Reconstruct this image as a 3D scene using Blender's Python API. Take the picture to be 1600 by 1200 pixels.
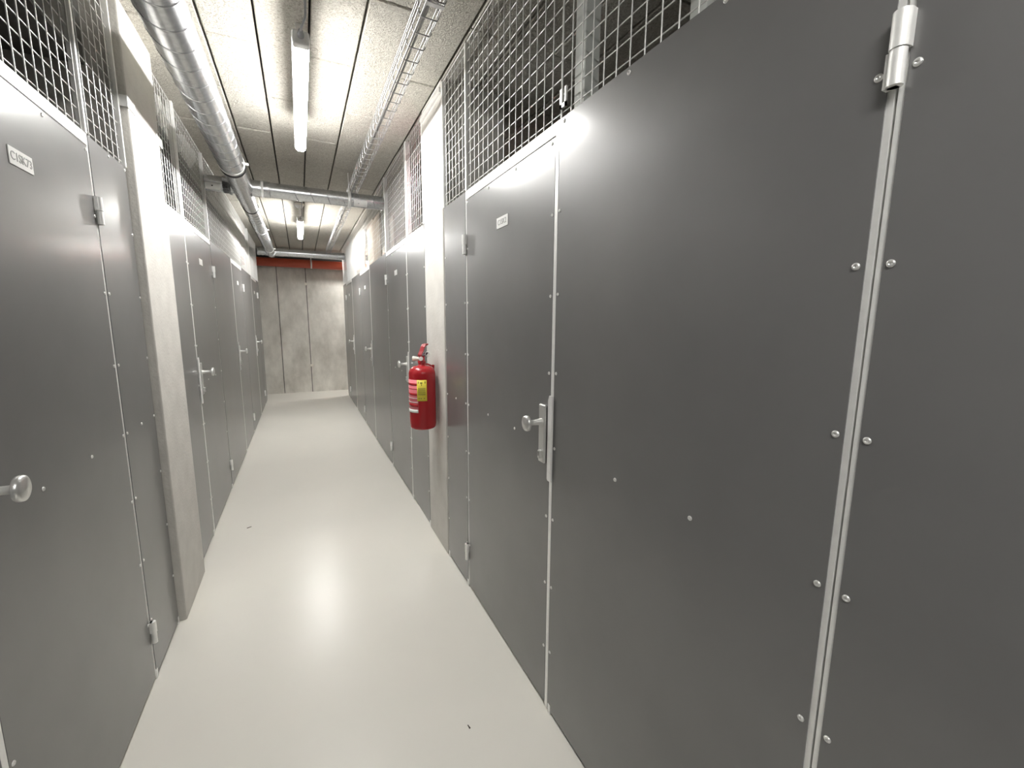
import bpy, bmesh, math, random
from mathutils import Vector, Matrix
random.seed(7)
for _o in list(bpy.data.objects):
    bpy.data.objects.remove(_o)
SC = bpy.context.scene
COL = SC.collection
PI = math.pi

# ------------------------------------------------------------------ camera
YAW, PITCH, ROLL, FPX = 0.45517, 0.14845, 0.00711, 670.07
_cy, _sy = math.cos(YAW), math.sin(YAW)
_fw = Vector((_sy*math.cos(PITCH), _cy*math.cos(PITCH), -math.sin(PITCH)))
_rt = Vector((_cy, -_sy, 0)); _up = _rt.cross(_fw)
_r2 = _rt*math.cos(ROLL) + _up*math.sin(ROLL)
_u2 = -_rt*math.sin(ROLL) + _up*math.cos(ROLL)
cam_d = bpy.data.cameras.new('camera')
cam_d.sensor_width = 36.0
cam_d.lens = FPX/1600.0*36.0
cam_d.clip_start = 0.02
cam = bpy.data.objects.new('camera', cam_d)
COL.objects.link(cam)
cam.matrix_world = Matrix(((_r2.x, _u2.x, -_fw.x, 0), (_r2.y, _u2.y, -_fw.y, 0), (_r2.z, _u2.z, -_fw.z, 1.5), (0, 0, 0, 1)))
SC.camera = cam

# ------------------------------------------------------------------ world, exposure
w = bpy.data.worlds.new('world'); SC.world = w; w.use_nodes = True
w.node_tree.nodes['Background'].inputs[0].default_value = (0.9, 0.95, 1.0, 1)
w.node_tree.nodes['Background'].inputs[1].default_value = 0.05
SC.view_settings.view_transform = 'Standard'
SC.view_settings.look = 'None'
SC.view_settings.gamma = 1.0
SC.view_settings.use_curve_mapping = False
SC.view_settings.exposure = 1.38
LAMP_STRENGTH = 46.0

# ------------------------------------------------------------------ dimensions
R, L, H = 0.772, -0.628, 2.80          # right plane, left plane, ceiling
TOP = 2.125                            # top of the sheet panels
YB, YF = -3.4, 9.68                    # back wall, far wall
END = 8.95

# ------------------------------------------------------------------ materials
def mat(name, col, rough=0.5, metal=0.0, spec=0.5, noise=None, bump=None, emit=None):
    m = bpy.data.materials.new(name); m.use_nodes = True
    nt = m.node_tree; b = nt.nodes['Principled BSDF']
    b.inputs['Base Color'].default_value = (*col, 1)
    b.inputs['Roughness'].default_value = rough
    b.inputs['Metallic'].default_value = metal
    b.inputs['Specular IOR Level'].default_value = spec
    tc = nt.nodes.new('ShaderNodeTexCoord')
    if noise:
        sc, amt = noise[0], noise[1]
        n = nt.nodes.new('ShaderNodeTexNoise'); n.inputs['Scale'].default_value = sc
        n.inputs['Detail'].default_value = 6
        mp = nt.nodes.new('ShaderNodeMapping')
        if len(noise) > 2: mp.inputs['Scale'].default_value = noise[2]
        nt.links.new(tc.outputs['Object'], mp.inputs[0]); nt.links.new(mp.outputs[0], n.inputs['Vector'])
        r = nt.nodes.new('ShaderNodeValToRGB')
        r.color_ramp.elements[0].position = 0.3; r.color_ramp.elements[1].position = 0.7
        r.color_ramp.elements[0].color = (*[c*(1-amt) for c in col], 1)
        r.color_ramp.elements[1].color = (*[min(1, c*(1+amt)) for c in col], 1)
        nt.links.new(n.outputs['Fac'], r.inputs[0]); nt.links.new(r.outputs[0], b.inputs['Base Color'])
    if bump:
        sc, st = bump[0], bump[1]
        n = nt.nodes.new('ShaderNodeTexNoise'); n.inputs['Scale'].default_value = sc
        n.inputs['Detail'].default_value = 5
        if len(bump) > 2: n.inputs['Distortion'].default_value = bump[2]
        nt.links.new(tc.outputs['Object'], n.inputs['Vector'])
        bp = nt.nodes.new('ShaderNodeBump'); bp.inputs['Strength'].default_value = st
        bp.inputs['Distance'].default_value = 0.01
        nt.links.new(n.outputs['Fac'], bp.inputs['Height']); nt.links.new(bp.outputs[0], b.inputs['Normal'])
    if emit:
        b.inputs['Emission Color'].default_value = (*emit[0], 1)
        b.inputs['Emission Strength'].default_value = emit[1]
    return m

M = {}
M['panel'] = mat('grey_coated_sheet', (0.185, 0.183, 0.182), 0.42, 0.22, 0.35, noise=(3.0, 0.06), bump=(2.4, 0.10))
_pb = M['panel'].node_tree.nodes['Principled BSDF']
_pb.inputs['Coat Weight'].default_value = 0.5
_pb.inputs['Coat Roughness'].default_value = 0.20
M['galv'] = mat('galvanised_steel', (0.90, 0.90, 0.88), 0.40, 0.3, 0.5, noise=(40, 0.04))
M['wire'] = mat('bright_wire', (0.80, 0.80, 0.78), 0.35, 0.5, 0.5)
M['traywire'] = mat('zinc_wire', (0.50, 0.50, 0.50), 0.35, 0.85, 0.5)
M['duct'] = mat('zinc_duct', (0.66, 0.68, 0.70), 0.27, 0.92, 0.5, noise=(55, 0.12))
M['steel'] = mat('satin_steel', (0.74, 0.74, 0.72), 0.3, 0.7, 0.5)
M['screw'] = mat('screw_zinc', (0.8, 0.8, 0.78), 0.3, 0.6, 0.5)
M['dark'] = mat('dark_hole', (0.012, 0.012, 0.012), 0.8)
M['rubber'] = mat('black_rubber', (0.015, 0.015, 0.016), 0.5)
M['floor'] = mat('cream_epoxy', (0.76, 0.74, 0.68), 0.30, 0.0, 0.45, noise=(1.3, 0.025), bump=(2.6, 0.09))
M['pillar'] = mat('pale_concrete', (0.58, 0.565, 0.53), 0.8, 0.0, 0.3, noise=(9, 0.06), bump=(70, 0.25))
M['tube'] = mat('post_paint', (0.55, 0.57, 0.54), 0.5, 0.2)
M['red'] = mat('extinguisher_red', (0.38, 0.012, 0.018), 0.26, 0.0, 0.5)
M['lever'] = mat('lever_red', (0.30, 0.015, 0.022), 0.35)
M['redpipe'] = mat('red_pipe_paint', (0.50, 0.085, 0.04), 0.45)
M['white'] = mat('white_plastic', (0.86, 0.86, 0.84), 0.4)
M['grey_plastic'] = mat('grey_plastic', (0.42, 0.43, 0.45), 0.45)
M['paper'] = mat('plate_white', (0.86, 0.86, 0.84), 0.5)
M['ink'] = mat('plate_ink', (0.42, 0.42, 0.41), 0.6)
M['yellow'] = mat('label_yellow', (0.78, 0.66, 0.06), 0.5)
M['olive'] = mat('label_ink', (0.22, 0.19, 0.03), 0.6)
M['pinklab'] = mat('label_red_print', (0.72, 0.17, 0.20), 0.5)
M['cream'] = mat('cream_plastic', (0.80, 0.76, 0.68), 0.45)
M['pink'] = mat('pink_cloth', (0.75, 0.09, 0.24), 0.8, bump=(30, 0.4))
M['maroon'] = mat('dark_cloth', (0.07, 0.03, 0.05), 0.85, bump=(30, 0.4))
M['card'] = mat('cardboard', (0.52, 0.42, 0.32), 0.8, noise=(6, 0.08))
M['board'] = mat('pale_board', (0.62, 0.54, 0.46), 0.7, noise=(5, 0.1, (1, 1, 0.15)))
M['sheetwhite'] = mat('white_sheet', (0.78, 0.80, 0.83), 0.5)
M['cable'] = mat('grey_cable', (0.40, 0.40, 0.40), 0.6)
M['wood'] = mat('dark_splinter', (0.05, 0.035, 0.025), 0.8)
M['lamp_far'] = mat('lit_diffuser_far', (0.9, 0.9, 0.9), 0.4, emit=((1.0, 0.985, 0.955), LAMP_STRENGTH*1.3))
M['lamp'] = mat('lit_diffuser', (0.9, 0.9, 0.9), 0.4, emit=((1.0, 0.985, 0.955), LAMP_STRENGTH))

def ceiling_mat():
    m = mat('wood_wool_board', (0.60, 0.56, 0.48), 0.9, 0, 0.2)
    nt = m.node_tree; b = nt.nodes['Principled BSDF']
    tc = nt.nodes.new('ShaderNodeTexCoord')
    n = nt.nodes.new('ShaderNodeTexNoise'); n.inputs['Scale'].default_value = 48; n.inputs['Detail'].default_value = 4
    n.inputs['Distortion'].default_value = 2.5
    n2 = nt.nodes.new('ShaderNodeTexNoise'); n2.inputs['Scale'].default_value = 2.5; n2.inputs['Detail'].default_value = 3
    nt.links.new(tc.outputs['Object'], n.inputs['Vector']); nt.links.new(tc.outputs['Object'], n2.inputs['Vector'])
    r = nt.nodes.new('ShaderNodeValToRGB')
    r.color_ramp.elements[0].position = 0.28; r.color_ramp.elements[1].position = 0.72
    r.color_ramp.elements[0].color = (0.36, 0.34, 0.295, 1); r.color_ramp.elements[1].color = (0.70, 0.68, 0.62, 1)
    nt.links.new(n.outputs['Fac'], r.inputs[0])
    mx = nt.nodes.new('ShaderNodeMix'); mx.data_type = 'RGBA'; mx.blend_type = 'MULTIPLY'; mx.inputs[0].default_value = 1
    r2 = nt.nodes.new('ShaderNodeValToRGB')
    r2.color_ramp.elements[0].color = (0.86, 0.85, 0.83, 1); r2.color_ramp.elements[1].color = (1, 1, 1, 1)
    nt.links.new(n2.outputs['Fac'], r2.inputs[0])
    nt.links.new(r.outputs[0], mx.inputs[6]); nt.links.new(r2.outputs[0], mx.inputs[7])
    nt.links.new(mx.outputs[2], b.inputs['Base Color'])
    bp = nt.nodes.new('ShaderNodeBump'); bp.inputs['Strength'].default_value = 0.8; bp.inputs['Distance'].default_value = 0.008
    nt.links.new(n.outputs['Fac'], bp.inputs['Height']); nt.links.new(bp.outputs[0], b.inputs['Normal'])
    return m
M['ceiling'] = ceiling_mat()

def concrete_mat(name, c0, c1):
    m = mat(name, c0, 0.85, 0, 0.25)
    nt = m.node_tree; b = nt.nodes['Principled BSDF']
    tc = nt.nodes.new('ShaderNodeTexCoord')
    mp = nt.nodes.new('ShaderNodeMapping'); mp.inputs['Scale'].default_value = (1, 1, 0.55)
    n = nt.nodes.new('ShaderNodeTexNoise'); n.inputs['Scale'].default_value = 3.2; n.inputs['Detail'].default_value = 9
    n.inputs['Roughness'].default_value = 0.65
    nt.links.new(tc.outputs['Object'], mp.inputs[0]); nt.links.new(mp.outputs[0], n.inputs['Vector'])
    r = nt.nodes.new('ShaderNodeValToRGB')
    r.color_ramp.elements[0].position = 0.3; r.color_ramp.elements[1].position = 0.72
    r.color_ramp.elements[0].color = (*c0, 1); r.color_ramp.elements[1].color = (*c1, 1)
    nt.links.new(n.outputs['Fac'], r.inputs[0]); nt.links.new(r.outputs[0], b.inputs['Base Color'])
    bp = nt.nodes.new('ShaderNodeBump'); bp.inputs['Strength'].default_value = 0.2; bp.inputs['Distance'].default_value = 0.01
    nt.links.new(n.outputs['Fac'], bp.inputs['Height']); nt.links.new(bp.outputs[0], b.inputs['Normal'])
    return m
M['concrete'] = concrete_mat('far_concrete', (0.50, 0.48, 0.43), (0.86, 0.84, 0.78))
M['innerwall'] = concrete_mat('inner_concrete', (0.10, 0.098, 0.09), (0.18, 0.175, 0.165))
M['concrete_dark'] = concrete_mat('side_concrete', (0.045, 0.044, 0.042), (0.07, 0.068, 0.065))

# ------------------------------------------------------------------ mesh helpers
class MB:
    def __init__(s): s.v = []; s.f = []; s.sm = []
    def add(s, vs, fs, smooth=False):
        b = len(s.v); s.v += [tuple(v) for v in vs]
        s.f += [tuple(b+i for i in f) for f in fs]; s.sm += [smooth]*len(fs)
        return s
    def box(s, x0, x1, y0, y1, z0, z1):
        x0, x1 = sorted((x0, x1)); y0, y1 = sorted((y0, y1)); z0, z1 = sorted((z0, z1))
        vs = [(x, y, z) for x in (x0, x1) for y in (y0, y1) for z in (z0, z1)]
        return s.add(vs, [(0,1,3,2), (4,6,7,5), (0,4,5,1), (2,3,7,6), (0,2,6,4), (1,5,7,3)])
    def tube(s, pts, r, n=10, cap=True, smooth=True):
        pts = [Vector(p) for p in pts]; rs = r if isinstance(r, (list, tuple)) else [r]*len(pts)
        vs = []; fs = []; prev = None
        for i, p in enumerate(pts):
            t = (pts[min(i+1, len(pts)-1)] - pts[max(i-1, 0)]).normalized()
            if prev is None:
                a = Vector((0, 0, 1)) if abs(t.z) < 0.9 else Vector((1, 0, 0))
                u = t.cross(a).normalized()
            else:
                u = (prev - t*prev.dot(t)).normalized()
            prev = u; v = t.cross(u)
            for k in range(n):
                a = 2*PI*k/n
                vs.append(p + (u*math.cos(a) + v*math.sin(a))*rs[i])
        for i in range(len(pts)-1):
            for k in range(n):
                fs.append((i*n+k, i*n+(k+1) % n, (i+1)*n+(k+1) % n, (i+1)*n+k))
        s.add(vs, fs, smooth)
        if cap:
            s.add(vs[:n], [tuple(reversed(range(n)))]); s.add(vs[-n:], [tuple(range(n))])
        return s
    def lathe(s, prof, c, axis='z', n=32):
        """prof: list of (r, t) along the axis from point c"""
        c = Vector(c); vs = []; fs = []
        for r, t in prof:
            for k in range(n):
                a = 2*PI*k/n; p, q = r*math.cos(a), r*math.sin(a)
                vs.append(c + (Vector((p, q, t)) if axis == 'z' else Vector((t, p, q)) if axis == 'x' else Vector((q, t, p))))
        for i in range(len(prof)-1):
            for k in range(n):
                fs.append((i*n+k, i*n+(k+1) % n, (i+1)*n+(k+1) % n, (i+1)*n+k))
        s.add(vs, fs, True)
        m = len(prof)-1
        if prof[0][0] > 1e-6: s.add(vs[:n], [tuple(reversed(range(n)))])
        if prof[-1][0] > 1e-6: s.add(vs[m*n:], [tuple(range(n))])
        return s
    def arcpatch(s, c, r, a0, a1, z0, z1, n=14, th=0.0008):
        """a curved label on a vertical cylinder"""
        vs = []; fs = []
        for k in range(n+1):
            a = a0+(a1-a0)*k/n
            for rr in (r, r+th):
                for z in (z0, z1):
                    vs.append((c[0]+rr*math.cos(a), c[1]+rr*math.sin(a), z))
        for k in range(n):
            i = k*4; j = i+4
            fs += [(i+2, i+3, j+3, j+2), (i+1, j+1, j+3, i+3), (i, i+2, j+2, j)]
        fs += [(0, 1, 3, 2), (n*4, n*4+2, n*4+3, n*4+1)]
        return s.add(vs, fs, True)

WL = {}
def _new(name, data, loc, parent):
    o = bpy.data.objects.new(name, data); COL.objects.link(o)
    WL[o.name] = Vector(loc)
    if parent is not None:
        o.parent = parent; o.location = Vector(loc) - WL[parent.name]
    else:
        o.location = loc
    return o
def obj(name, mb, m, parent=None, origin=None, bevel=0, seg=2):
    vs = mb.v
    if origin is None:
        xs = [v[0] for v in vs]; ys = [v[1] for v in vs]; zs = [v[2] for v in vs]
        origin = ((min(xs)+max(xs))/2, (min(ys)+max(ys))/2, min(zs))
    me = bpy.data.meshes.new(name)
    me.from_pydata([(v[0]-origin[0], v[1]-origin[1], v[2]-origin[2]) for v in vs], [], mb.f)
    bm = bmesh.new(); bm.from_mesh(me); bmesh.ops.recalc_face_normals(bm, faces=bm.faces); bm.to_mesh(me); bm.free()
    for p, sm in zip(me.polygons, mb.sm): p.use_smooth = sm
    me.materials.append(M[m]); me.update()
    o = _new(name, me, origin, parent)
    if bevel:
        md = o.modifiers.new('bevel', 'BEVEL'); md.width = bevel; md.segments = seg; md.limit_method = 'ANGLE'
    return o
def thing(name, label, cat, loc, group=None):
    o = _new(name, None, loc, None); o.empty_display_size = 0.05
    return tag(o, label, cat, group)
def tag(o, label, cat, group=None):
    o['label'] = label; o['category'] = cat
    if group: o['group'] = group
    return o
def struct(name, mb, m, **k):
    o = obj(name, mb, m, **k); o['kind'] = 'structure'; return o
def copy_part(src, parent, loc):
    c = src.copy(); COL.objects.link(c); c.parent = parent; c.location = Vector(loc) - WL[parent.name]
    WL[c.name] = Vector(loc); return c
def text_part(name, txt, size, loc, rot, m, parent, depth=0.0004):
    cu = bpy.data.curves.new(name, 'FONT'); cu.body = txt; cu.size = size; cu.extrude = depth
    cu.align_x = 'CENTER'; cu.align_y = 'CENTER'
    t = bpy.data.objects.new(name+'_source', cu); COL.objects.link(t)
    dg = bpy.context.evaluated_depsgraph_get(); dg.update()
    me = bpy.data.meshes.new_from_object(t.evaluated_get(dg))
    bpy.data.objects.remove(t); bpy.data.curves.remove(cu)
    me.materials.clear(); me.materials.append(M[m])
    me.transform(Matrix(rot).to_4x4())
    return _new(name, me, loc, parent)

def X(s, d):            # x of a point standing d in front of the wall plane, on side s
    return R-d if s > 0 else L+d

# ------------------------------------------------------------------ room
struct('floor', MB().box(-3.0, 3.0, YB, YF+0.2, -0.12, 0.0), 'floor')
def build_ceiling():
    mb = MB()
    w_, l_ = 0.2185, 1.11
    x0 = -0.105 - 13*w_
    nx = 28
    g = 0.005
    for i in range(nx):
        xa = x0+i*w_; k = i-13                        # column 0 starts at x=-0.105
        ph = 3.135 if k % 2 == 0 else 2.585
        j0 = int(math.floor((YB-ph)/l_))
        y = ph+j0*l_
        while y < YF:
            dz = random.uniform(0, 0.006)
            ya, yb = max(y+g, YB), min(y+l_-g, YF)
            c = 0.004
            if yb-ya > 0.05:
                X0, X1 = xa+g, xa+w_-g
                vs = [(X0, ya, H+0.05), (X1, ya, H+0.05), (X1, yb, H+0.05), (X0, yb, H+0.05),
                      (X0, ya, H+c+dz), (X1, ya, H+c+dz), (X1, yb, H+c+dz), (X0, yb, H+c+dz),
                      (X0+c, ya+c, H+dz), (X1-c, ya+c, H+dz), (X1-c, yb-c, H+dz), (X0+c, yb-c, H+dz)]
                fs = [(0,1,5,4), (1,2,6,5), (2,3,7,6), (3,0,4,7), (4,5,9,8), (5,6,10,9), (6,7,11,10), (7,4,8,11), (8,9,10,11)]
                mb.add(vs, fs)
            y += l_
    return mb
struct('ceiling', build_ceiling(), 'ceiling')
struct('ceiling_slab', MB().box(-3.0, 3.0, YB, YF+0.2, H+0.045, H+0.2), 'concrete_dark')
def far_wall():
    mb = MB()
    xs = [-3.0, -0.365, 0.145, 3.0]
    for a, b in zip(xs, xs[1:]):
        mb.box(a+0.007, b-0.007, YF, YF+0.2, 0, H+0.02)
    return mb
struct('trim_joint', MB().box(-3.0, 3.0, YF+0.010, YF+0.19, 0, H+0.02), 'innerwall')
wf = struct('wall_far', far_wall(), 'concrete')
for (hx, hz) in ((0.135, 2.18), (0.16, 0.55)):
    hole = MB().lathe([(0.028, 0.0), (0.024, -0.004), (0.012, -0.004), (0.001, -0.002)], (hx, YF, hz), 'y', 16)
    o = obj('tie_hole_plug', hole, 'cream', wf)
struct('wall_back', MB().box(-3.0, 3.0, YB-0.15, YB, 0, H+0.02), 'concrete_dark')
struct('wall_right', MB().box(2.25, 2.4, YB, YF, 0, H+0.02), 'concrete_dark')
struct('wall_left', MB().box(-2.15, -2.0, YB, YF, 0, H+0.02), 'concrete_dark')
# the rows of panels go on behind the photographer
struct('trim_1', MB().box(R, R+0.03, YB, -0.56, 0.015, TOP), 'panel')
struct('trim_2', MB().box(L-0.03, L, YB, 0.26, 0.015, TOP), 'panel')

# ------------------------------------------------------------------ concrete pillars
def pillar(s, y0, y1, proud, label):
    mb = MB(); xf = X(s, proud); xb = X(s, -0.38)
    mb.box(xf, xb, y0, y1, 0, H+0.004)
    o = obj('concrete_column', mb, 'pillar', bevel=0.006)
    return tag(o, label, 'pillar')
pillar(1, 2.492, 2.905, 0.004, 'pale concrete pillar behind the red fire extinguisher')
pillar(-1, 2.470, 2.925, 0.030, 'pale concrete pillar under the big duct, across the aisle from the extinguisher')

# ------------------------------------------------------------------ small shared part meshes
def screw_mb():
    mb = MB()
    mb.lathe([(0.0058, 0.0), (0.0058, 0.0012), (0.0044, 0.0028), (0.0022, 0.0030), (0.0020, 0.0016), (0.0002, 0.0014)], (0, 0, 0), 'x', 14)
    return mb
_screw_mesh = {}
def screw(parent, s, y, z, d=0.0):
    x = X(s, d)
    if s not in _screw_mesh:
        mb = screw_mb()
        if s > 0: mb.v = [(-v[0], v[1], v[2]) for v in mb.v]
        o = obj('screw', mb, 'screw', parent, origin=(0, 0, 0)); _screw_mesh[s] = o
        o.location = Vector((x, y, z)) - WL[parent.name]; WL[o.name] = Vector((x, y, z))
        return o
    return copy_part(_screw_mesh[s], parent, (x, y, z))
ZS = [0.262+0.2645*k for k in range(7)]

# ------------------------------------------------------------------ fixed sheet panels
ES = 0.009
def panel(s, y0, y1, label, group, detail=True, open0=True, open1=True, mids=(), topscrews=()):
    yc = (y0+y1)/2
    t = thing('sheet_panel', label, 'panel', (X(s, -0.015), yc, 0), group)
    a, b = y0+(ES if open0 else 0), y1-(ES if open1 else 0)
    obj('sheet', MB().box(X(s, 0), X(s, -0.0022), a, b, 0.016, TOP), 'panel', t)
    for (u, v) in ((y0, y0+0.03), (y1-0.03, y1)):
        obj('edge_tube', MB().box(X(s, -0.0024), X(s, -0.03), u, v, 0.012, TOP-0.004), 'galv', t)
        fy = u+0.004 if u == y0 else v-0.022
        obj('foot', MB().box(X(s, 0.001), X(s, -0.026), fy, fy+0.018, 0.0, 0.040), 'galv', t, bevel=0.002)
    obj('cross_tube', MB().box(X(s, -0.0024), X(s, -0.03), y0+0.03, y1-0.03, TOP-0.034, TOP-0.004), 'galv', t)
    if detail:
        for z in ZS:
            screw(t, s, a+0.012, z); screw(t, s, b-0.012, z)
        for y in mids: screw(t, s, y, ZS[3])
        for y in topscrews: screw(t, s, y, TOP-0.014)
    return t

# ------------------------------------------------------------------ doors
def knob_mb(s, y, z):
    mb = MB(); sg = -1 if s > 0 else 1
    prof = [(0.0135, 0.0), (0.0115, 0.010), (0.0095, 0.030), (0.0098, 0.046), (0.016, 0.052), (0.0275, 0.055), (0.0285, 0.060), (0.0275, 0.066), (0.021, 0.069), (0.0002, 0.070)]
    mb.lathe([(r, sg*(t)) for r, t in prof], (X(s, 0.011), y, z), 'x', 28)
    return mb
def hinge_mb(s, y, zc):
    mb = MB(); xc = X(s, 0.010)
    mb.tube([(xc, y, zc), (xc, y, zc+0.047)], 0.0115, 16)
    mb.tube([(xc, y, zc-0.047), (xc, y, zc-0.001)], 0.0100, 16)
    mb.box(X(s, 0.0005), X(s, 0.010), y-0.0115, y+0.0095, zc+0.0005, zc+0.047)
    mb.box(X(s, 0.0005), X(s, 0.012), y-0.003, y+0.014, zc-0.047, zc-0.001)
    return mb
def door(s, y0, y1, label, group, txt=None, detail=True, lock=True, guard=True, ztop=2.082, blank=True):
    """y0: lock side, y1: hinge side (y1 < y0 for a door hinged on the near side)"""
    lo, hi = min(y0, y1), max(y0, y1); sg = 1 if y1 > y0 else -1
    t = thing('storage_locker_door', label, 'door', (X(s, -0.015), (lo+hi)/2, 0.02), group)
    lk = 0.003                                            # lock side: sheet runs almost to the frame
    a = lo+(lk if sg > 0 else ES); b = hi-(ES if sg > 0 else lk)
    obj('leaf', MB().box(X(s, 0), X(s, -0.0022), a, b, 0.020, ztop), 'panel', t)
    fr = MB()
    fr.box(X(s, -0.0024), X(s, -0.03), lo, lo+0.03, 0.018, ztop)
    fr.box(X(s, -0.0024), X(s, -0.03), hi-0.03, hi, 0.018, ztop)
    fr.box(X(s, -0.0024), X(s, -0.03), lo+0.03, hi-0.03, ztop-0.03, ztop)
    fr.box(X(s, -0.0024), X(s, -0.03), lo+0.03, hi-0.03, 0.018, 0.048)
    obj('leaf_frame', fr, 'galv', t)
    for zc in (1.872, 0.218):
        obj('hinge', hinge_mb(s, y1, zc), 'galv', t)
    if lock:
        yl = y0+sg*0.043
        pl = MB().box(X(s, 0.0), X(s, 0.011), yl-0.021, yl+0.021, 0.985, 1.200)
        p = obj('lock_plate', pl, 'steel', t, bevel=0.004, seg=3)
        obj('knob', knob_mb(s, yl, 1.137), 'steel', p)
        kh = MB().box(X(s, 0.009), X(s, 0.022), yl-0.0085, yl+0.0085, 1.000, 1.033)
        obj('lock_cylinder', kh, 'steel', p, bevel=0.004)
        obj('keyhole', MB().box(X(s, 0.0215), X(s, 0.0228), yl-0.0015, yl+0.0015, 1.012, 1.028), 'dark', p)
    if guard:
        yg = y0-sg*0.011
        g = MB(); 
        prof = [(-0.013, 0.93), (0.009, 0.93), (0.013, 0.937), (0.013, 1.222), (0.006, 1.240), (-0.013, 1.240)]
        n = len(prof); vs = [(X(s, d), yg+sg*q, z) for d in (0.004, 0.010) for q, z in prof]
        g.add(vs, [tuple(range(n)), tuple(range(n, 2*n))]+[(i, (i+1) % n, n+(i+1) % n, n+i) for i in range(n)])
        obj('guard_strip', g, 'galv', t, bevel=0.0015)
    yc = (y0+y1)/2
    if txt or blank:
        py = yc - sg*0.012
        np_ = obj('number_plate', MB().box(X(s, 0), X(s, 0.0022), py-0.055, py+0.055, 1.878, 1.922), 'paper', t, bevel=0.001)
        if txt:
            rot = ((0, 0, -1), (-1, 0, 0), (0, 1, 0)) if s > 0 else ((0, 0, 1), (1, 0, 0), (0, 1, 0))
            text_part('lettering', txt, 0.030, (X(s, 0.0027), py, 1.900), rot, 'ink', np_)
    if detail:
        for z in ZS[:]:
            if 0.92 < z < 1.24: continue
            screw(t, s, lo+0.014 if sg > 0 else hi-0.014, z-0.004)
        for z in ZS: screw(t, s, hi-0.019 if sg > 0 else lo+0.019, z)
        n = 2
        for k in (1, 2): screw(t, s, lo+(hi-lo)*k/3, ZS[3])
        for k in (0, 1, 2, 3): screw(t, s, lo+0.022+(hi-lo-0.044)*k/3, ztop-0.014)
    return t

trim_n = [3]
def frame_trim(s, y0, y1, strip=True):
    """fixed frame round a door: header bar and lock side jamb"""
    lo, hi = min(y0, y1), max(y0, y1); sg = 1 if y1 > y0 else -1
    mb = MB()
    mb.box(X(s, 0.001), X(s, -0.03), lo-0.020, hi, 2.087, TOP)
    if strip:
        q = y0-sg*0.020
        mb.box(X(s, 0.001), X(s, -0.03), q, y0-sg*0.002, 0.012, 2.0865)
    struct('trim_%d' % trim_n[0], mb, 'galv'); trim_n[0] += 1

GD, GP = 'grey storage doors along the corridor', 'fixed grey sheet panels between the doors'
# right side
door(1, -0.520, 0.3530, 'dark grey storage door with bright edge strip and hinge, cut off by the photo edge', GD, None, blank=False)
panel(1, 0.3570, 1.248, 'widest dark grey sheet panel, dotted with screws, beside the knob and guard strip', GP, open1=False, mids=(0.649, 0.911), topscrews=(0.389, 0.652, 0.926, 1.22))
door(1, 1.268, 2.112, 'grey storage door with long guard strip, knob and white plate, nearest the fire extinguisher', GD, 'C1SK2')
frame_trim(1, 1.268, 2.112)
panel(1, 2.114, 2.480, 'narrow grey sheet panel reflecting the red extinguisher', GP, mids=(2.30,), open1=True)
panel(1, 2.915, 3.455, 'grey sheet panel under the pink bag, just beyond the extinguisher pillar', GP, open1=False, topscrews=(3.18,))
door(1, 3.475, 4.340, 'grey storage door whose knob shows beside the fire extinguisher', GD)
frame_trim(1, 3.475, 4.340)
panel(1, 4.342, 5.44, 'grey sheet panel under the stacked pale boards', GP, detail=False, open1=False)
door(1, 5.46, 6.36, 'grey storage door between the stacked pale boards and the white sheet', GD, detail=False)
frame_trim(1, 5.46, 6.36)
panel(1, 6.362, 7.40, 'grey sheet panel between the two farthest doors of the extinguisher row', GP, detail=False, open1=False)
door(1, 7.42, 8.345, 'farthest grey storage door in the extinguisher row, by the concrete end wall', GD, detail=False)
frame_trim(1, 7.42, 8.345)
panel(1, 8.347, END-0.02, 'last grey sheet panel of the extinguisher row, touching the concrete end wall corner', GP, detail=False, open1=False)
# left side
panel(-1, 0.27, 1.178, 'grey sheet panel at the lower left corner of the photo', GP, detail=False, open1=False)
door(-1, 1.198, 2.078, 'large grey storage door with a number plate under the big duct, nearest the camera', GD, 'C1SK73')
frame_trim(-1, 1.198, 2.078)
panel(-1, 2.080, 2.462, 'narrow grey sheet panel before the concrete pillar under the big duct', GP, mids=(2.27,), open1=True, topscrews=(2.27, 2.44))
panel(-1, 2.955, 3.440, 'grey sheet panel just past the concrete pillar under the big duct', GP, open1=False)
door(-1, 3.460, 4.345, 'second grey storage door in the duct row, with a bright jamb and shiny knob', GD)
frame_trim(-1, 3.460, 4.345)
panel(-1, 4.347, 5.52, 'grey sheet panel past the second door of the duct row', GP, detail=False, open1=False)
door(-1, 5.54, 6.42, 'third grey storage door in the row under the big duct', GD, detail=False)
frame_trim(-1, 5.54, 6.42)
panel(-1, 6.422, 7.60, 'grey sheet panel between the third and last doors of the duct row', GP, detail=False, open1=False)
door(-1, 7.62, 8.43, 'last grey storage door of the duct row, bright strip on its near edge', GD, detail=False)
frame_trim(-1, 7.62, 8.43)
panel(-1, 8.432, END, 'last grey sheet panel of the duct row, touching the concrete end wall corner', GP, detail=False, open1=False)

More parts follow.
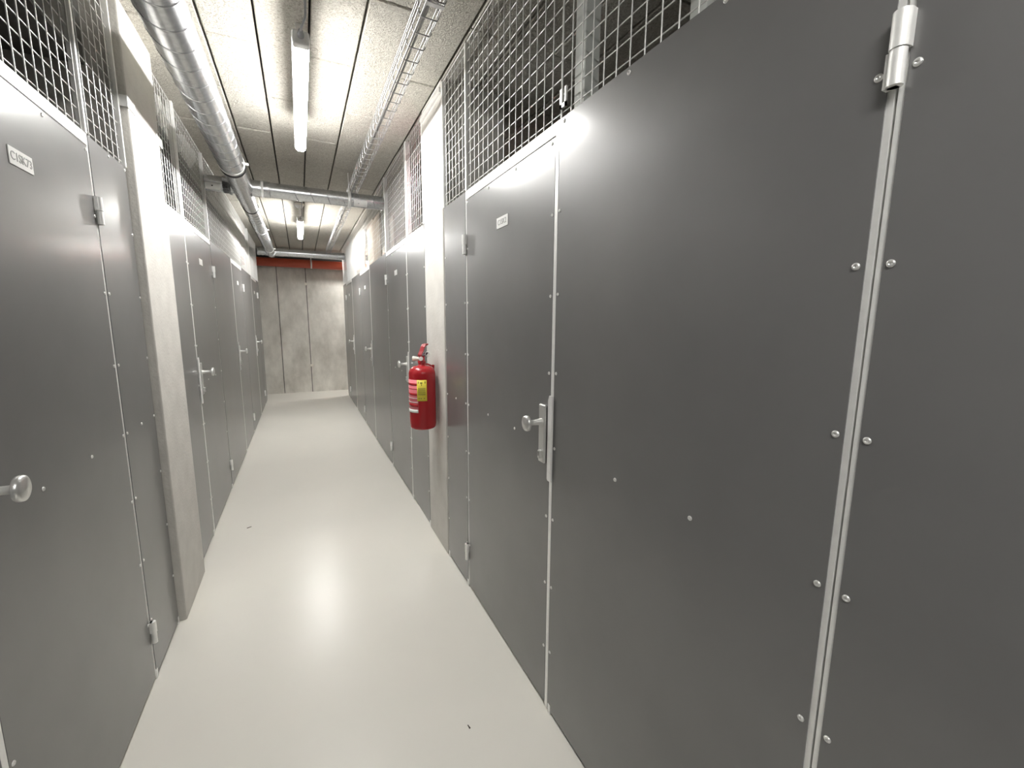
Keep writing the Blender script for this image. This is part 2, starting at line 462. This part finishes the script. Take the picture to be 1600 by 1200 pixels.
# ------------------------------------------------------------------ wire mesh above the panels
GM = 'wire mesh panels above the sheet panels'
def mesh_panel(s, y0, y1, label, up0=None, up1=None, d=-0.006, r=0.0019, z0=TOP+0.001, z1=H-0.012):
    t = thing('wire_mesh_panel', label, 'wire mesh', (X(s, d), (y0+y1)/2, TOP), GM)
    mb = MB(); n = max(2, round((y1-y0)/0.0535))
    for i in range(n+1):
        y = y0+(y1-y0)*i/n
        mb.tube([(X(s, d), y, z0), (X(s, d), y, z1)], r, 6)
    z = TOP+0.022
    while z < z1-0.01:
        mb.tube([(X(s, d-2*r), y0, z), (X(s, d-2*r), y1, z)], r, 6)
        z += 0.0508
    mb.tube([(X(s, d), y0, z1-0.002), (X(s, d), y1, z1-0.002)], 0.003, 6)
    obj('wire_grid', mb, 'wire', t)
    for u, (wd) in ((y0, up0), (y1, up1)):
        if wd:
            a, b = (u, u+wd) if u == y0 else (u-wd, u)
            
            obj('upright', MB().box(X(s, d+0.010), X(s, d-0.012), a, b, TOP+0.001, H-0.015), 'galv', t, bevel=0.001)
    return t
_mp = mesh_panel(1, 0.357, 1.246, 'wire mesh above the widest sheet panel, nearest the camera')
obj('clip', MB().box(R-0.001, R-0.007, 1.205, 1.240, 2.150, 2.162).box(R-0.001, R-0.007, 1.228, 1.240, 2.150, 2.205).box(R-0.001, R-0.007, 1.205, 1.213, 2.150, 2.205), 'steel', _mp)
mesh_panel(1, 1.250, 2.112, 'wire mesh above the door with the long guard strip', None, 0.016)
mesh_panel(1, 2.116, 2.488, 'narrow wire mesh at the near side of the extinguisher pillar', None, 0.02)
mesh_panel(1, 2.913, 3.40, 'wire mesh with a pink bag behind it, beyond the extinguisher pillar', 0.02, None)
mesh_panel(1, 3.44, 4.30, 'wire mesh between two white uprights, beside the pink bag mesh', None, None)
mesh_panel(1, 4.345, 5.44, 'wire mesh in front of the stacked pale boards')
mesh_panel(1, 5.45, 6.36, 'wire mesh above the door between pale boards and white sheet')
mesh_panel(1, 6.37, 7.40, 'wire mesh between the two farthest doors of the extinguisher row')
mesh_panel(1, 7.41, 8.34, 'wire mesh before the white sheet above the extinguisher row')
mesh_panel(1, 8.35, END-0.02, 'last wire mesh of the extinguisher row by the concrete end wall')
mesh_panel(-1, 0.30, 1.19, 'wire mesh at the top left corner of the photo, above the big duct row')
mesh_panel(-1, 1.195, 2.062, 'wire mesh above the large door under the big duct, nearest the camera')
mesh_panel(-1, 2.066, 2.462, 'narrow wire mesh before the pillar under the big duct', 0.014, 0.014)
mesh_panel(-1, 2.955, 3.44, 'wire mesh just past the pillar under the big duct', 0.02, None)
mesh_panel(-1, 3.48, 4.34, 'wire mesh above the second door of the duct row', None, 0.016)
mesh_panel(-1, 4.345, 5.53, 'wire mesh before grey concrete, past the second door of the duct row')
mesh_panel(-1, 5.535, 6.42, 'wire mesh above the third door of the duct row')
mesh_panel(-1, 6.43, 7.575, 'wire mesh between the third and last doors of the duct row')
mesh_panel(-1, 7.62, 8.43, 'wire mesh above the last door of the duct row, before a white sheet')
mesh_panel(-1, 8.435, END, 'last wire mesh of the duct row by the concrete end wall')

def steel_post(s, y0, y1, d0, d1, z0, label, m='galv'):
    o = obj('steel_post', MB().box(X(s, d0), X(s, d1), y0, y1, z0, H-0.002), m, bevel=0.002)
    return tag(o, label, 'post', 'steel posts carrying the mesh')
steel_post(1, 1.165, 1.218, -0.032, -0.085, 0.0, 'grey-green square steel post behind the mesh at the near end of the guard-strip door', 'tube')
steel_post(1, 0.728, 0.772, -0.032, -0.075, 0.0, 'grey steel post behind the mesh above the middle of the widest panel', 'tube')
steel_post(1, 3.402, 3.438, 0.004, -0.030, TOP+0.001, 'white steel post beside the mesh with the pink bag')
steel_post(1, 4.304, 4.341, 0.004, -0.030, TOP+0.001, 'white steel post at the end of the first cross duct')
steel_post(-1, 3.442, 3.478, 0.004, -0.030, TOP+0.001, 'white steel post in the mesh just past the pillar under the duct')
steel_post(-1, 7.58, 7.612, 0.006, -0.03, TOP+0.001, 'white steel post by the last door of the duct row')

# flat brackets tying the mesh to the pillars
def bracket(s, ya, yb, z, proud, label, flip):
    mb = MB()
    mb.box(X(s, proud+0.004), X(s, proud), ya, yb, z-0.022, z+0.022)
    q = ya if flip else yb
    mb.box(X(s, proud+0.004), X(s, -0.012), q-0.002, q+0.002, z-0.022, z+0.022)
    t = obj('wall_bracket', mb, 'galv', bevel=0.001)
    tag(t, label, 'bracket', 'flat brackets fixing the mesh to the pillars')
    for f in (0.35, 0.75):
        screw(t, s, ya+(yb-ya)*f, z, proud+0.004)
bracket(1, 2.482, 2.56, 2.345, 0.004, 'small flat bracket on the near edge of the extinguisher pillar', True)
bracket(1, 2.845, 2.92, 2.355, 0.004, 'small flat bracket on the far edge of the extinguisher pillar', False)
bracket(-1, 2.455, 2.55, 2.392, 0.030, 'small flat bracket on the near edge of the pillar under the duct', True)
bracket(-1, 2.865, 2.96, 2.392, 0.030, 'small flat bracket on the far edge of the pillar under the duct', False)
rl = obj('head_rail', MB().box(X(1, 0.016), X(1, 0.004), 2.488, 2.91, 2.735, 2.762), 'galv', bevel=0.002)
tag(rl, 'pale rail across the top of the extinguisher pillar under the ceiling', 'rail')

# ------------------------------------------------------------------ lamps
GL = 'tube lamps along the ceiling'
def lamp(y0, y1, label, m='lamp', turn=None):
    xc, z0 = 0.068, 2.595
    t = thing('ceiling_lamp', label, 'lamp', (xc, y0, z0), GL)
    hb = MB().box(xc-0.034, xc+0.034, y0+0.035, y1-0.030, z0+0.036, z0+0.066)
    obj('housing', hb, 'grey_plastic', t, bevel=0.006)
    # clear lit trough
    prof = [(-0.031, 0.040), (-0.032, 0.022), (-0.028, 0.008), (-0.018, 0.001), (0.0, 0.0), (0.018, 0.001), (0.028, 0.008), (0.032, 0.022), (0.031, 0.040)]
    mb = MB(); n = len(prof)
    ys = [(y0+0.045, 1), (y1-0.03, 1), (y1-0.008, 0.8)]
    vs = [(xc+px*k, y, z0+0.02+(pz-0.02)*k) for y, k in ys for px, pz in prof]
    fs = [(i*n+j, i*n+(j+1) % n, (i+1)*n+(j+1) % n, (i+1)*n+j) for i in range(2) for j in range(n)]
    fs += [tuple(range(n)), tuple(range(2*n, 3*n))]
    mb.add(vs, fs); obj('diffuser', mb, m, t)
    cap = MB().box(xc-0.032, xc+0.032, y0, y0+0.044, z0+0.002, z0+0.055)
    obj('end_cap', cap, 'white', t, bevel=0.008)
    gl = MB().lathe([(0.013, 0.0), (0.013, -0.012), (0.009, -0.018), (0.009, -0.034), (0.004, -0.036)], (xc, y0+0.002, z0+0.032), 'y', 16)
    obj('cable_gland', gl, 'grey_plastic', t)
    cb = MB().tube([(xc, y0-0.03, z0+0.032), (xc+0.004, y0-0.055, z0+0.036), (xc+0.018, y0-0.078, z0+0.060), (xc+0.024, y0-0.085, H+0.01)], 0.0045, 8)
    obj('cable', cb, 'grey_plastic', t)
    for y in (y0+0.25, y1-0.25):
        obj('mounting_clip', MB().box(xc-0.012, xc+0.012, y-0.015, y+0.015, z0+0.06, H+0.003), 'galv', t)
    if turn: t.location = turn; t.rotation_euler.z = -PI/2
    return t
lamp(2.10, 3.37, 'lit white tube lamp near the camera, on the wood-wool ceiling')
lamp(-1.45, -0.18, 'added unseen tube lamp above and behind the photographer')  # added out of view, to brighten the near floor and panels
lamp(5.67, 6.94, 'lit white tube lamp farther back, beyond the cross duct', 'lamp_far')
lamp(5.67, 6.94, 'added fill lamp hidden in the side passage before the concrete end wall', 'lamp_far', (1.05, 9.20, 2.595))  # unseen fill lamp, added behind the panels to brighten the end wall

# ------------------------------------------------------------------ smoke detector
t = thing('smoke_detector', 'small round cream smoke detector on the ceiling in front of the far lamp', 'smoke detector', (0.065, 5.72, H-0.05))
obj('base', MB().lathe([(0.052, 0.002), (0.054, -0.010), (0.048, -0.020)], (0.065, 5.72, H), 'z', 28), 'cream', t)
obj('sensor_head', MB().lathe([(0.044, -0.0195), (0.040, -0.034), (0.028, -0.046), (0.0005, -0.050)], (0.065, 5.72, H), 'z', 28), 'white', t)

# ------------------------------------------------------------------ ventilation duct
DX, DZ, DR, DR2 = -0.366, 2.560, 0.0785, 0.060
CY, CZ = 4.36, 2.575
FY, FZ = 8.35, 2.585
t = thing('ventilation_duct', 'spiral galvanised ventilation duct with branches, hung under the ceiling', 'duct', (DX, 2.0, DZ-DR))
def helix(mb, x0, y0, y1, z0, r, pitch, w_=0.0045, h_=0.0022, n=28):
    turns = (y1-y0)/pitch; N = int(turns*n); vs = []; fs = []
    for i in range(N+1):
        a = 2*PI*i/n; yc = y0+(y1-y0)*i/N
        for dy, rr in ((-w_, r-0.0005), (-w_*0.5, r+h_), (w_*0.5, r+h_), (w_, r-0.0005)):
            vs.append((x0+rr*math.cos(a), yc+dy, z0+rr*math.sin(a)))
    for i in range(N):
        for k in range(3): fs.append((i*4+k, i*4+k+1, (i+1)*4+k+1, (i+1)*4+k))
    mb.add(vs, fs, True)
def helix_x(mb, y0, x0, x1, z0, r, pitch, n=24, w_=0.0045, h_=0.0020):
    N = int((x1-x0)/pitch*n); vs = []; fs = []
    for i in range(N+1):
        a = 2*PI*i/n; xc = x0+(x1-x0)*i/N
        for dx, rr in ((-w_, r-0.0005), (-w_*0.5, r+h_), (w_*0.5, r+h_), (w_, r-0.0005)):
            vs.append((xc+dx, y0+rr*math.cos(a), z0+rr*math.sin(a)))
    for i in range(N):
        for k in range(3): fs.append((i*4+k, i*4+k+1, (i+1)*4+k+1, (i+1)*4+k))
    mb.add(vs, fs, True)
mb = MB().lathe([(DR, YB+0.02), (DR, 3.75)], (DX, 0, DZ), 'y', 48); helix(mb, DX, YB+0.1, 3.74, DZ, DR, 0.137)
obj('main_pipe', mb, 'duct', t)
mb = MB().lathe([(DR-0.003, 3.75), (DR-0.003, 4.56), (DR-0.005, 4.60), (DR2+0.003, 4.82), (DR2+0.003, 5.02)], (DX, 0, DZ), 'y', 48)
obj('tee_fitting', mb, 'duct', t)
mb = MB().lathe([(DR2, 5.02), (DR2, FY-0.06)], (DX, 0, DZ), 'y', 40); helix(mb, DX, 5.1, FY-0.1, DZ, DR2, 0.12)
obj('reduced_pipe', mb, 'duct', t)
for y, r in ((3.75, DR+0.004), (5.02, DR2+0.006)):
    obj('gasket_ring', MB().lathe([(r-0.008, -0.012), (r, -0.011), (r, 0.011), (r-0.008, 0.012)], (DX, y, DZ), 'y', 40), 'rubber', t)
mb = MB().lathe([(DR2, -0.28), (DR2, R-0.005)], (0, CY, CZ), 'x', 40); helix_x(mb, CY, -0.05, R-0.02, CZ, DR2, 0.13)
obj('cross_pipe', mb, 'duct', t)
mb = MB().lathe([(DR2+0.005, DX+0.05), (DR2+0.005, -0.235), (DR2+0.003, -0.228), (DR2+0.003, -0.17), (DR2+0.0005, -0.165)], (0, CY, CZ), 'x', 40)
mb.lathe([(DR2+0.014, -0.315), (DR2+0.010, -0.300), (DR2+0.004, -0.298)], (0, CY, CZ), 'x', 40)
obj('branch_collar', mb, 'duct', t)
cl = MB().lathe([(DR2+0.004, 0.452), (DR2+0.008, 0.454), (DR2+0.008, 0.476), (DR2+0.004, 0.478)], (0, CY, CZ), 'x', 40)
cl.tube([(0.465, CY, CZ+DR2), (0.465, CY, H+0.01)], 0.0025, 8)
obj('pipe_clamp', cl, 'galv', t)
cl = MB().lathe([(DR2+0.004, -0.232), (DR2+0.008, -0.230), (DR2+0.008, -0.214), (DR2+0.004, -0.212)], (0, CY, CZ), 'x', 40)
cl.box(-0.229, -0.215, CY-0.075, CY-0.055, CZ-DR2-0.022, CZ-DR2+0.012)
obj('hose_clamp', cl, 'galv', t)
def sticker(x0, x1, a0, a1, y, z, r):
    mb = MB(); vs = []; fs = []; n = 10
    for k in range(n+1):
        a = a0+(a1-a0)*k/n
        for x in (x0, x1): vs.append((x, y-r*math.cos(a), z-r*math.sin(a)))
    for k in range(n): fs.append((2*k, 2*k+1, 2*k+3, 2*k+2))
    return mb.add(vs, fs, True)
st = obj('sticker', sticker(0.50, 0.615, 0.15, 1.15, CY, CZ, DR2+0.0022), 'paper', t)
obj('printed_dot', MB().lathe([(0.006, 0), (0.006, -0.0015)], (0.540, CY-(DR2+0.002)*math.cos(0.6), CZ-(DR2+0.002)*math.sin(0.6)), 'y', 12), 'ink', st)
# left branch
mb = MB().lathe([(DR2, -0.43), (DR2, L+0.004)], (0, CY, CZ), 'x', 36)
mb.lathe([(DR2+0.014, -0.445), (DR2+0.010, -0.46), (DR2+0.005, -0.462), (DR2+0.005, -0.50), (DR2, -0.502)], (0, CY, CZ), 'x', 36)
obj('side_pipe', mb, 'duct', t)
st = obj('sticker', sticker(-0.618, -0.515, 0.15, 1.05, CY, CZ, DR2+0.002), 'galv', t)
obj('printed_dot', MB().lathe([(0.006, 0), (0.006, -0.0015)], (-0.57, CY-(DR2+0.002)*math.cos(0.5), CZ-(DR2+0.002)*math.sin(0.5)), 'y', 12), 'dark', st)
# far cross duct
mb = MB().lathe([(DR2, DX+0.02), (DR2, R-0.004)], (0, FY, FZ), 'x', 32); helix_x(mb, FY, -0.2, R-0.03, FZ, DR2, 0.13)
obj('far_cross_pipe', mb, 'duct', t)
mb = MB().lathe([(DR2+0.004, DX-0.075), (DR2+0.004, DX+0.18)], (0, FY, FZ), 'x', 32)
mb.lathe([(DR2+0.005, FY-0.16), (DR2+0.005, FY)], (DX, 0, DZ), 'y', 32)
obj('far_tee', mb, 'duct', t)
mb = MB()
prof = []
for k in range(3):
    x = DX-0.08-k*0.05
    prof += [(DR2+0.004, x), (DR2-0.003, x-0.025)]
mb.lathe(prof, (0, FY, FZ), 'x', 28)
obj('flexible_hose', mb, 'duct', t)
for y in (3.69, 6.2, 7.8):
    rr = DR if y < 4 else DR2
    hb = MB().lathe([(rr+0.003, y-0.011), (rr+0.0045, y-0.010), (rr+0.0045, y+0.010), (rr+0.003, y+0.011)], (DX, 0, DZ), 'y', 36)
    hb.tube([(DX, y, DZ+rr), (DX, y, H+0.008)], 0.004, 8)
    hb.box(DX+rr+0.001, DX+rr+0.026, y-0.010, y+0.010, DZ-0.005, DZ+0.010)
    obj('hanger_clamp', hb, 'galv', t)

# ------------------------------------------------------------------ red pipe at the far wall
t = thing('sprinkler_pipe', 'thick red pipe running across in front of the far concrete wall', 'pipe', (0.1, 9.42, 2.46))
obj('pipe', MB().tube([(-2.9, 9.42, 2.540), (2.9, 9.42, 2.540)], 0.080, 28), 'redpipe', t)
cl = MB().lathe([(0.081, 0.238), (0.085, 0.240), (0.085, 0.262), (0.081, 0.264)], (0, 9.42, 2.540), 'x', 28)
cl.tube([(0.251, 9.42, 2.62), (0.251, 9.42, H-0.001)], 0.006, 8)
obj('pipe_clamp', cl, 'galv', t)
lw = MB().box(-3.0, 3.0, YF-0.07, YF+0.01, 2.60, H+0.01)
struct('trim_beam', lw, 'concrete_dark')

# ------------------------------------------------------------------ wire cable tray
TX0, TX1, TZ0, TZ1 = 0.477, 0.553, 2.652, 2.703
TY0, TY1 = -0.5, 8.5
t = thing('cable_tray', 'galvanised wire basket cable tray running along the ceiling', 'cable tray', ((TX0+TX1)/2, 2.0, TZ0))
mb = MB(); q = 0.0025
for (x, z) in ((TX0, TZ1), (TX1, TZ1), (TX0, (TZ0+TZ1)/2), (TX1, (TZ0+TZ1)/2), (TX0+0.006, TZ0), (TX1-0.006, TZ0), (TX0-0.004, TZ1+0.008), (TX1+0.004, TZ1+0.008)):
    mb.tube([(x, TY0, z), (x, TY1, z)], q, 6)
y = TY0+0.03
while y < TY1:
    mb.tube([(TX0-0.001, y, TZ1+0.012), (TX0-0.001, y, TZ0+0.008), (TX0+0.006, y, TZ0-0.003), (TX1-0.006, y, TZ0-0.003), (TX1+0.001, y, TZ0+0.008), (TX1+0.001, y, TZ1+0.012)], q, 6)
    y += 0.1035
obj('wire_basket', mb, 'traywire', t)
for y in (1.72, 3.05, 4.40, 5.75, 7.1):
    hb = MB().box(TX0+0.004, TX1-0.004, y-0.010, y+0.010, TZ0-0.0085, TZ0-0.0055)
    hb.tube([((TX0+TX1)/2+0.01, y, TZ0-0.008), ((TX0+TX1)/2+0.01, y, H+0.008)], 0.0035, 8)
    obj('hanger', hb, 'traywire', t)
# cables lying in it
for k, (x, lab) in enumerate(((0.489, 'pale grey cable lying along the outer side of the wire tray'), (0.501, 'pale grey cable lying nearer the middle of the wire tray'))):
    pts = []
    y = TY0
    while y <= TY1-0.1:
        pts.append((x+0.0012*math.sin(y*5+k*2), y, TZ0+0.0072)); y += 0.25
    tag(obj('power_cable', MB().tube(pts, 0.0050, 8), 'cable'), lab, 'cable', 'cables in the wire tray')

# ------------------------------------------------------------------ fire extinguisher
EX, EY, EZ0, EZ1, ER = 0.672, 2.668, 0.808, 1.215, 0.083
t = thing('fire_extinguisher', 'red fire extinguisher with a yellow label hanging on a concrete pillar', 'fire extinguisher', (EX, EY, EZ0))
prof = [(0.030, 0.004), (0.060, 0.0), (0.075, 0.006), (0.081, 0.016), (ER-0.0015, 0.024), (ER, 0.030), (ER, 0.352)]
for k in range(1, 9):
    a = k/8*PI/2
    prof.append((0.030+(ER-0.030)*math.cos(a), 0.352+0.052*math.sin(a)))
prof += [(0.022, 0.406), (0.022, 0.420)]
body = obj('cylinder_body', MB().lathe(prof, (EX, EY, EZ0), 'z', 56), 'red', t)
dirc = math.atan2(0-EY, 0-EX) - 0.20              # towards the middle of the aisle, near end
def P(a, r, z): return (EX+r*math.cos(a), EY+r*math.sin(a), z)
lab = obj('instruction_label', MB().arcpatch((EX, EY), ER+0.0003, dirc-1.55, dirc-0.12, EZ0+0.115, EZ0+0.322, 18), 'pinklab', t)
for (za, zb, mm) in ((0.115, 0.135, 'paper'), (0.222, 0.238, 'red'), (0.180, 0.183, 'paper'), (0.150, 0.172, 'red'), (0.262, 0.266, 'red'), (0.286, 0.300, 'red'), (0.205, 0.208, 'paper')):
    obj('printed_band', MB().arcpatch((EX, EY), ER+0.0012, dirc-1.50, dirc-0.14, EZ0+za, EZ0+zb, 16), mm, lab)
yl = obj('inspection_label', MB().arcpatch((EX, EY), ER+0.0014, dirc-0.20, dirc+0.52, EZ0+0.190, EZ0+0.322, 14), 'yellow', t)
bars = MB()
bars.arcpatch((EX, EY), ER+0.0024, dirc-0.20+0.05, dirc+0.47, EZ0+0.192, EZ0+0.1935, 10, 0.0003)
for (a0, a1, z0, z1) in ((0.05, 0.20, 0.300, 0.308), (0.12, 0.17, 0.286, 0.298), (-0.10, -0.06, 0.300, 0.314), (0.36, 0.42, 0.300, 0.314)):
    bars.arcpatch((EX, EY), ER+0.0024, dirc+a0, dirc+a1, EZ0+z0, EZ0+z1, 3, 0.0003)
for i in range(6):
    for zz in (0.228, 0.240, 0.252, 0.264):
        a0 = -0.11+i*0.09
        bars.arcpatch((EX, EY), ER+0.0024, dirc+a0, dirc+a0+0.055, EZ0+zz, EZ0+zz+0.008, 2, 0.0003)
for a0 in (-0.10, 0.05, 0.28):
    bars.arcpatch((EX, EY), ER+0.0024, dirc+a0, dirc+a0+0.09, EZ0+0.204, EZ0+0.209, 2, 0.0003)
obj('printed_marks', bars, 'olive', yl)
zt = EZ0+0.418
val = MB().lathe([(0.024, 0.0), (0.025, 0.014), (0.019, 0.016), (0.019, 0.042), (0.014, 0.046)], (EX, EY, zt), 'z', 24)
obj('valve', val, 'red', t)
# frame of reference of the handle: the nozzle looks towards the far left
hx, hy = -0.80, -0.60
def QN(u, z): return (EX-0.80*u, EY+0.60*u, z)
def Q(u, v, z): return (EX+hx*u - hy*v, EY+hy*u + hx*v, z)
noz = MB().tube([QN(0.015, zt+0.028), QN(0.030, zt+0.028)], 0.011, 16)
noz.tube([QN(0.030, zt+0.028), QN(0.034, zt+0.028), QN(0.058, zt+0.028)], [0.009, 0.013, 0.015], 16)
obj('nozzle', noz, 'cream', t)
g = MB().tube([P(dirc, 0.016, zt+0.030), P(dirc, 0.030, zt+0.030)], 0.013, 20)
obj('pressure_gauge', g, 'white', t)
def strap(path, wd, th):
    mb = MB(); vs = []; fs = []
    n = len(path)
    for (u, z) in path:
        for v in (-wd/2, wd/2):
            vs.append(Q(u, v, z)); vs.append(Q(u, v, z+th))
    for i in range(n-1):
        a = i*4; b = a+4
        fs += [(a, a+2, b+2, b), (a+1, b+1, b+3, a+3), (a, b, b+1, a+1), (a+2, a+3, b+3, b+2)]
    fs += [(0, 1, 3, 2), (n*4-4, n*4-2, n*4-1, n*4-3)]
    return mb.add(vs, fs)
obj('squeeze_lever', strap([(0.020, zt+0.044), (0.004, zt+0.066), (-0.012, zt+0.094), (-0.026, zt+0.108), (-0.050, zt+0.112)], 0.032, 0.010), 'lever', t, bevel=0.0015)
obj('carry_handle', strap([(0.010, zt+0.038), (-0.020, zt+0.044), (-0.050, zt+0.060)], 0.026, 0.006), 'maroon', t, bevel=0.0015)
ring = MB(); cx = (EX+0.036, EY-0.010, zt+0.058); pts = []
for k in range(21):
    a = 2*PI*k/20
    pts.append((cx[0]+0.015*math.cos(a)*0.95, cx[1]-0.015*math.cos(a)*0.3, cx[2]+0.015*math.sin(a)))
ring.tube(pts, 0.0022, 8, cap=False); ring.tube([(EX-0.006, EY-0.006, zt+0.050), (EX+0.024, EY-0.008, zt+0.054)], 0.002, 6)
obj('safety_pin_ring', ring, 'steel', t)
hk = MB().tube([(EX, EY+0.018, zt-0.010), (EX+0.05, EY+0.050, zt-0.012), (R-0.010, EY+0.070, zt-0.030)], 0.005, 8)
hk.box(R-0.010, R-0.004, EY+0.055, EY+0.085, zt-0.12, zt-0.02)
obj('wall_hook', hk, 'red', t)

# ------------------------------------------------------------------ stored things behind the mesh
def cloth_bag(x, y, z0, z1, rx, ry, m, name, label, cat):
    mb = MB(); n = 22; rows = 12; vs = []; fs = []
    for i in range(rows+1):
        f = i/rows; z = z0+(z1-z0)*f
        k = math.sin(PI*min(0.97, 0.12+0.80*f))**0.6
        for j in range(n):
            a = 2*PI*j/n; fold = 1+0.10*math.sin(5*a+3*f)+0.05*math.sin(11*a)
            vs.append((x+rx*k*fold*math.cos(a), y+ry*k*fold*math.sin(a), z))
    for i in range(rows):
        for j in range(n): fs.append((i*n+j, i*n+(j+1) % n, (i+1)*n+(j+1) % n, (i+1)*n+j))
    fs += [tuple(reversed(range(n))), tuple(range(rows*n, rows*n+n))]
    mb.add(vs, fs, True)
    return tag(obj(name, mb, m), label, cat)
def shelf(s, d0, d1, y0, y1, z, label):
    t = thing('storage_shelf', label, 'shelf', (X(s, (d0+d1)/2), (y0+y1)/2, 0))
    obj('shelf_board', MB().box(X(s, d0), X(s, d1), y0, y1, z-0.02, z), 'board', t)
    for y in (y0+0.02, y1-0.02):
        for d in (d0-0.02, d1+0.02):
            obj('leg', MB().box(X(s, d-0.015), X(s, d+0.015), y-0.015, y+0.015, 0, z-0.02), 'galv', t)
    return t
shelf(1, -0.10, -0.60, 2.94, 3.40, 2.16, 'shelf behind the mesh carrying the pink bag')
b = cloth_bag(R+0.155, 3.16, 2.16, 2.68, 0.085, 0.125, 'pink', 'cloth_bag', 'pink cloth bag behind the mesh beyond the extinguisher pillar', 'bag')
cloth_bag(R+0.20, 2.955, 2.16, 2.42, 0.07, 0.030, 'maroon', 'cloth_bundle', 'dark maroon cloth bundle beside the pink bag behind the mesh', 'cloth')
# pale boards leaning behind the mesh, right side bay under the cross duct
def lean_board(s, y0, y1, d, z1, th, m, label, cat='board', name='leaning_board', lean=0.05, z0=0.0, grp=None):
    mb = MB()
    a, b_ = X(s, d-lean), X(s, d); sg = 1 if s > 0 else -1
    vs = [(a, y0, z0), (a, y1, z0), (b_, y1, z1), (b_, y0, z1), (a+sg*th, y0, z0), (a+sg*th, y1, z0), (b_+sg*th, y1, z1), (b_+sg*th, y0, z1)]
    mb.add(vs, [(0,1,2,3), (4,5,6,7), (0,1,5,4), (1,2,6,5), (2,3,7,6), (3,0,4,7)])
    return tag(obj(name, mb, m, bevel=0.002), label, cat, grp)
GB = 'pale boards stored behind the mesh'
lean_board(1, 4.46, 4.62, -0.10, 2.50, 0.02, 'board', 'narrow pale board behind the mesh, first past the cross duct', grp=GB)
lean_board(1, 4.74, 4.82, -0.08, 2.70, 0.02, 'board', 'tall pale board behind the mesh, second past the cross duct', grp=GB)
lean_board(1, 5.08, 5.60, -0.07, 2.66, 0.02, 'card', 'wide brownish board behind the mesh past the cross duct', grp=GB)
lean_board(1, 5.66, 6.20, -0.09, 2.72, 0.02, 'board', 'pale board behind the mesh nearest the brownish board on its far side', grp=GB)
lean_board(1, 6.50, 7.10, -0.08, 2.74, 0.02, 'board', 'pale board behind the mesh near the white sheet', grp=GB)
lean_board(1, 7.30, 8.70, -0.05, 2.76, 0.015, 'sheetwhite', 'white sheet behind the mesh above the end of the extinguisher row', 'sheet', 'white_sheet')
lean_board(-1, 7.66, 8.90, -0.05, 2.50, 0.015, 'sheetwhite', 'white sheet behind the mesh above the end of the duct row', 'sheet', 'white_sheet')
# concrete wall close behind the left mesh further back
struct('wall_inner', MB().box(L-0.10, L-0.22, 4.40, 7.60, 0, 2.62), 'innerwall')

# concrete downstand beam behind the mesh under the ceiling, duct side
struct('trim_downstand', MB().box(L-0.095, L-0.75, YB, 4.399, 2.505, H+0.002), 'innerwall')
def mortar(y0, y1, drop, label):
    mb = MB(); n = 16; vs = []; fs = []
    for i in range(n+1):
        f = i/n; y = y0+(y1-y0)*f
        k = 0.35+0.65*abs(math.sin(7.3*f+1.0))*random.uniform(0.75, 1.0)
        if f > 0.72: k = min(1.0, k+0.35)
        zb = H-drop*k; xb = L-0.094
        xo = xb+0.030+0.020*k
        vs += [(xb, y, H-0.001), (xo, y, H-0.001), (xo-0.006, y+random.uniform(-0.004, 0.004), (H+zb)/2), (xb+0.014, y, zb), (xb, y, zb-0.008)]
    for i in range(n):
        for j in range(5): fs.append((i*5+j, i*5+(j+1) % 5, (i+1)*5+(j+1) % 5, (i+1)*5+j))
    fs += [(0, 1, 2, 3, 4), tuple(n*5+j for j in (4, 3, 2, 1, 0))]
    mb.add(vs, fs)
    tag(obj('mortar_patch', mb, 'pillar'), label, 'mortar', 'rough mortar patches under the ceiling')
mortar(3.40, 3.80, 0.12, 'rough pale mortar patch under the ceiling, just past the pillar under the duct')
mortar(4.02, 4.395, 0.12, 'rough pale mortar patch under the ceiling, beside the branch of the big duct')

# ------------------------------------------------------------------ bits on the floor
def chip(x, y, a, l, label):
    mb = MB(); c, s_ = math.cos(a), math.sin(a); w_ = 0.0022
    vs = []
    for u, v, z in ((-l/2, -w_, 0), (l/2, -w_*0.4, 0), (l/2, w_*0.4, 0), (-l/2, w_, 0), (-l/2, -w_, 0.003), (l/2, -w_*0.4, 0.003), (l/2, w_*0.4, 0.003), (-l/2, w_, 0.003)):
        vs.append((x+u*c-v*s_, y+u*s_+v*c, z))
    mb.add(vs, [(3,2,1,0), (4,5,6,7), (0,1,5,4), (1,2,6,5), (2,3,7,6), (3,0,4,7)])
    return tag(obj('wood_splinter', mb, 'wood'), label, 'debris')
chip(0.475, 1.315, 1.75, 0.016, 'tiny dark splinter on the cream floor, nearest the camera')
chip(-0.42, 3.45, 0.5, 0.03, 'tiny dark splinter on the cream floor beside the second door of the duct row')
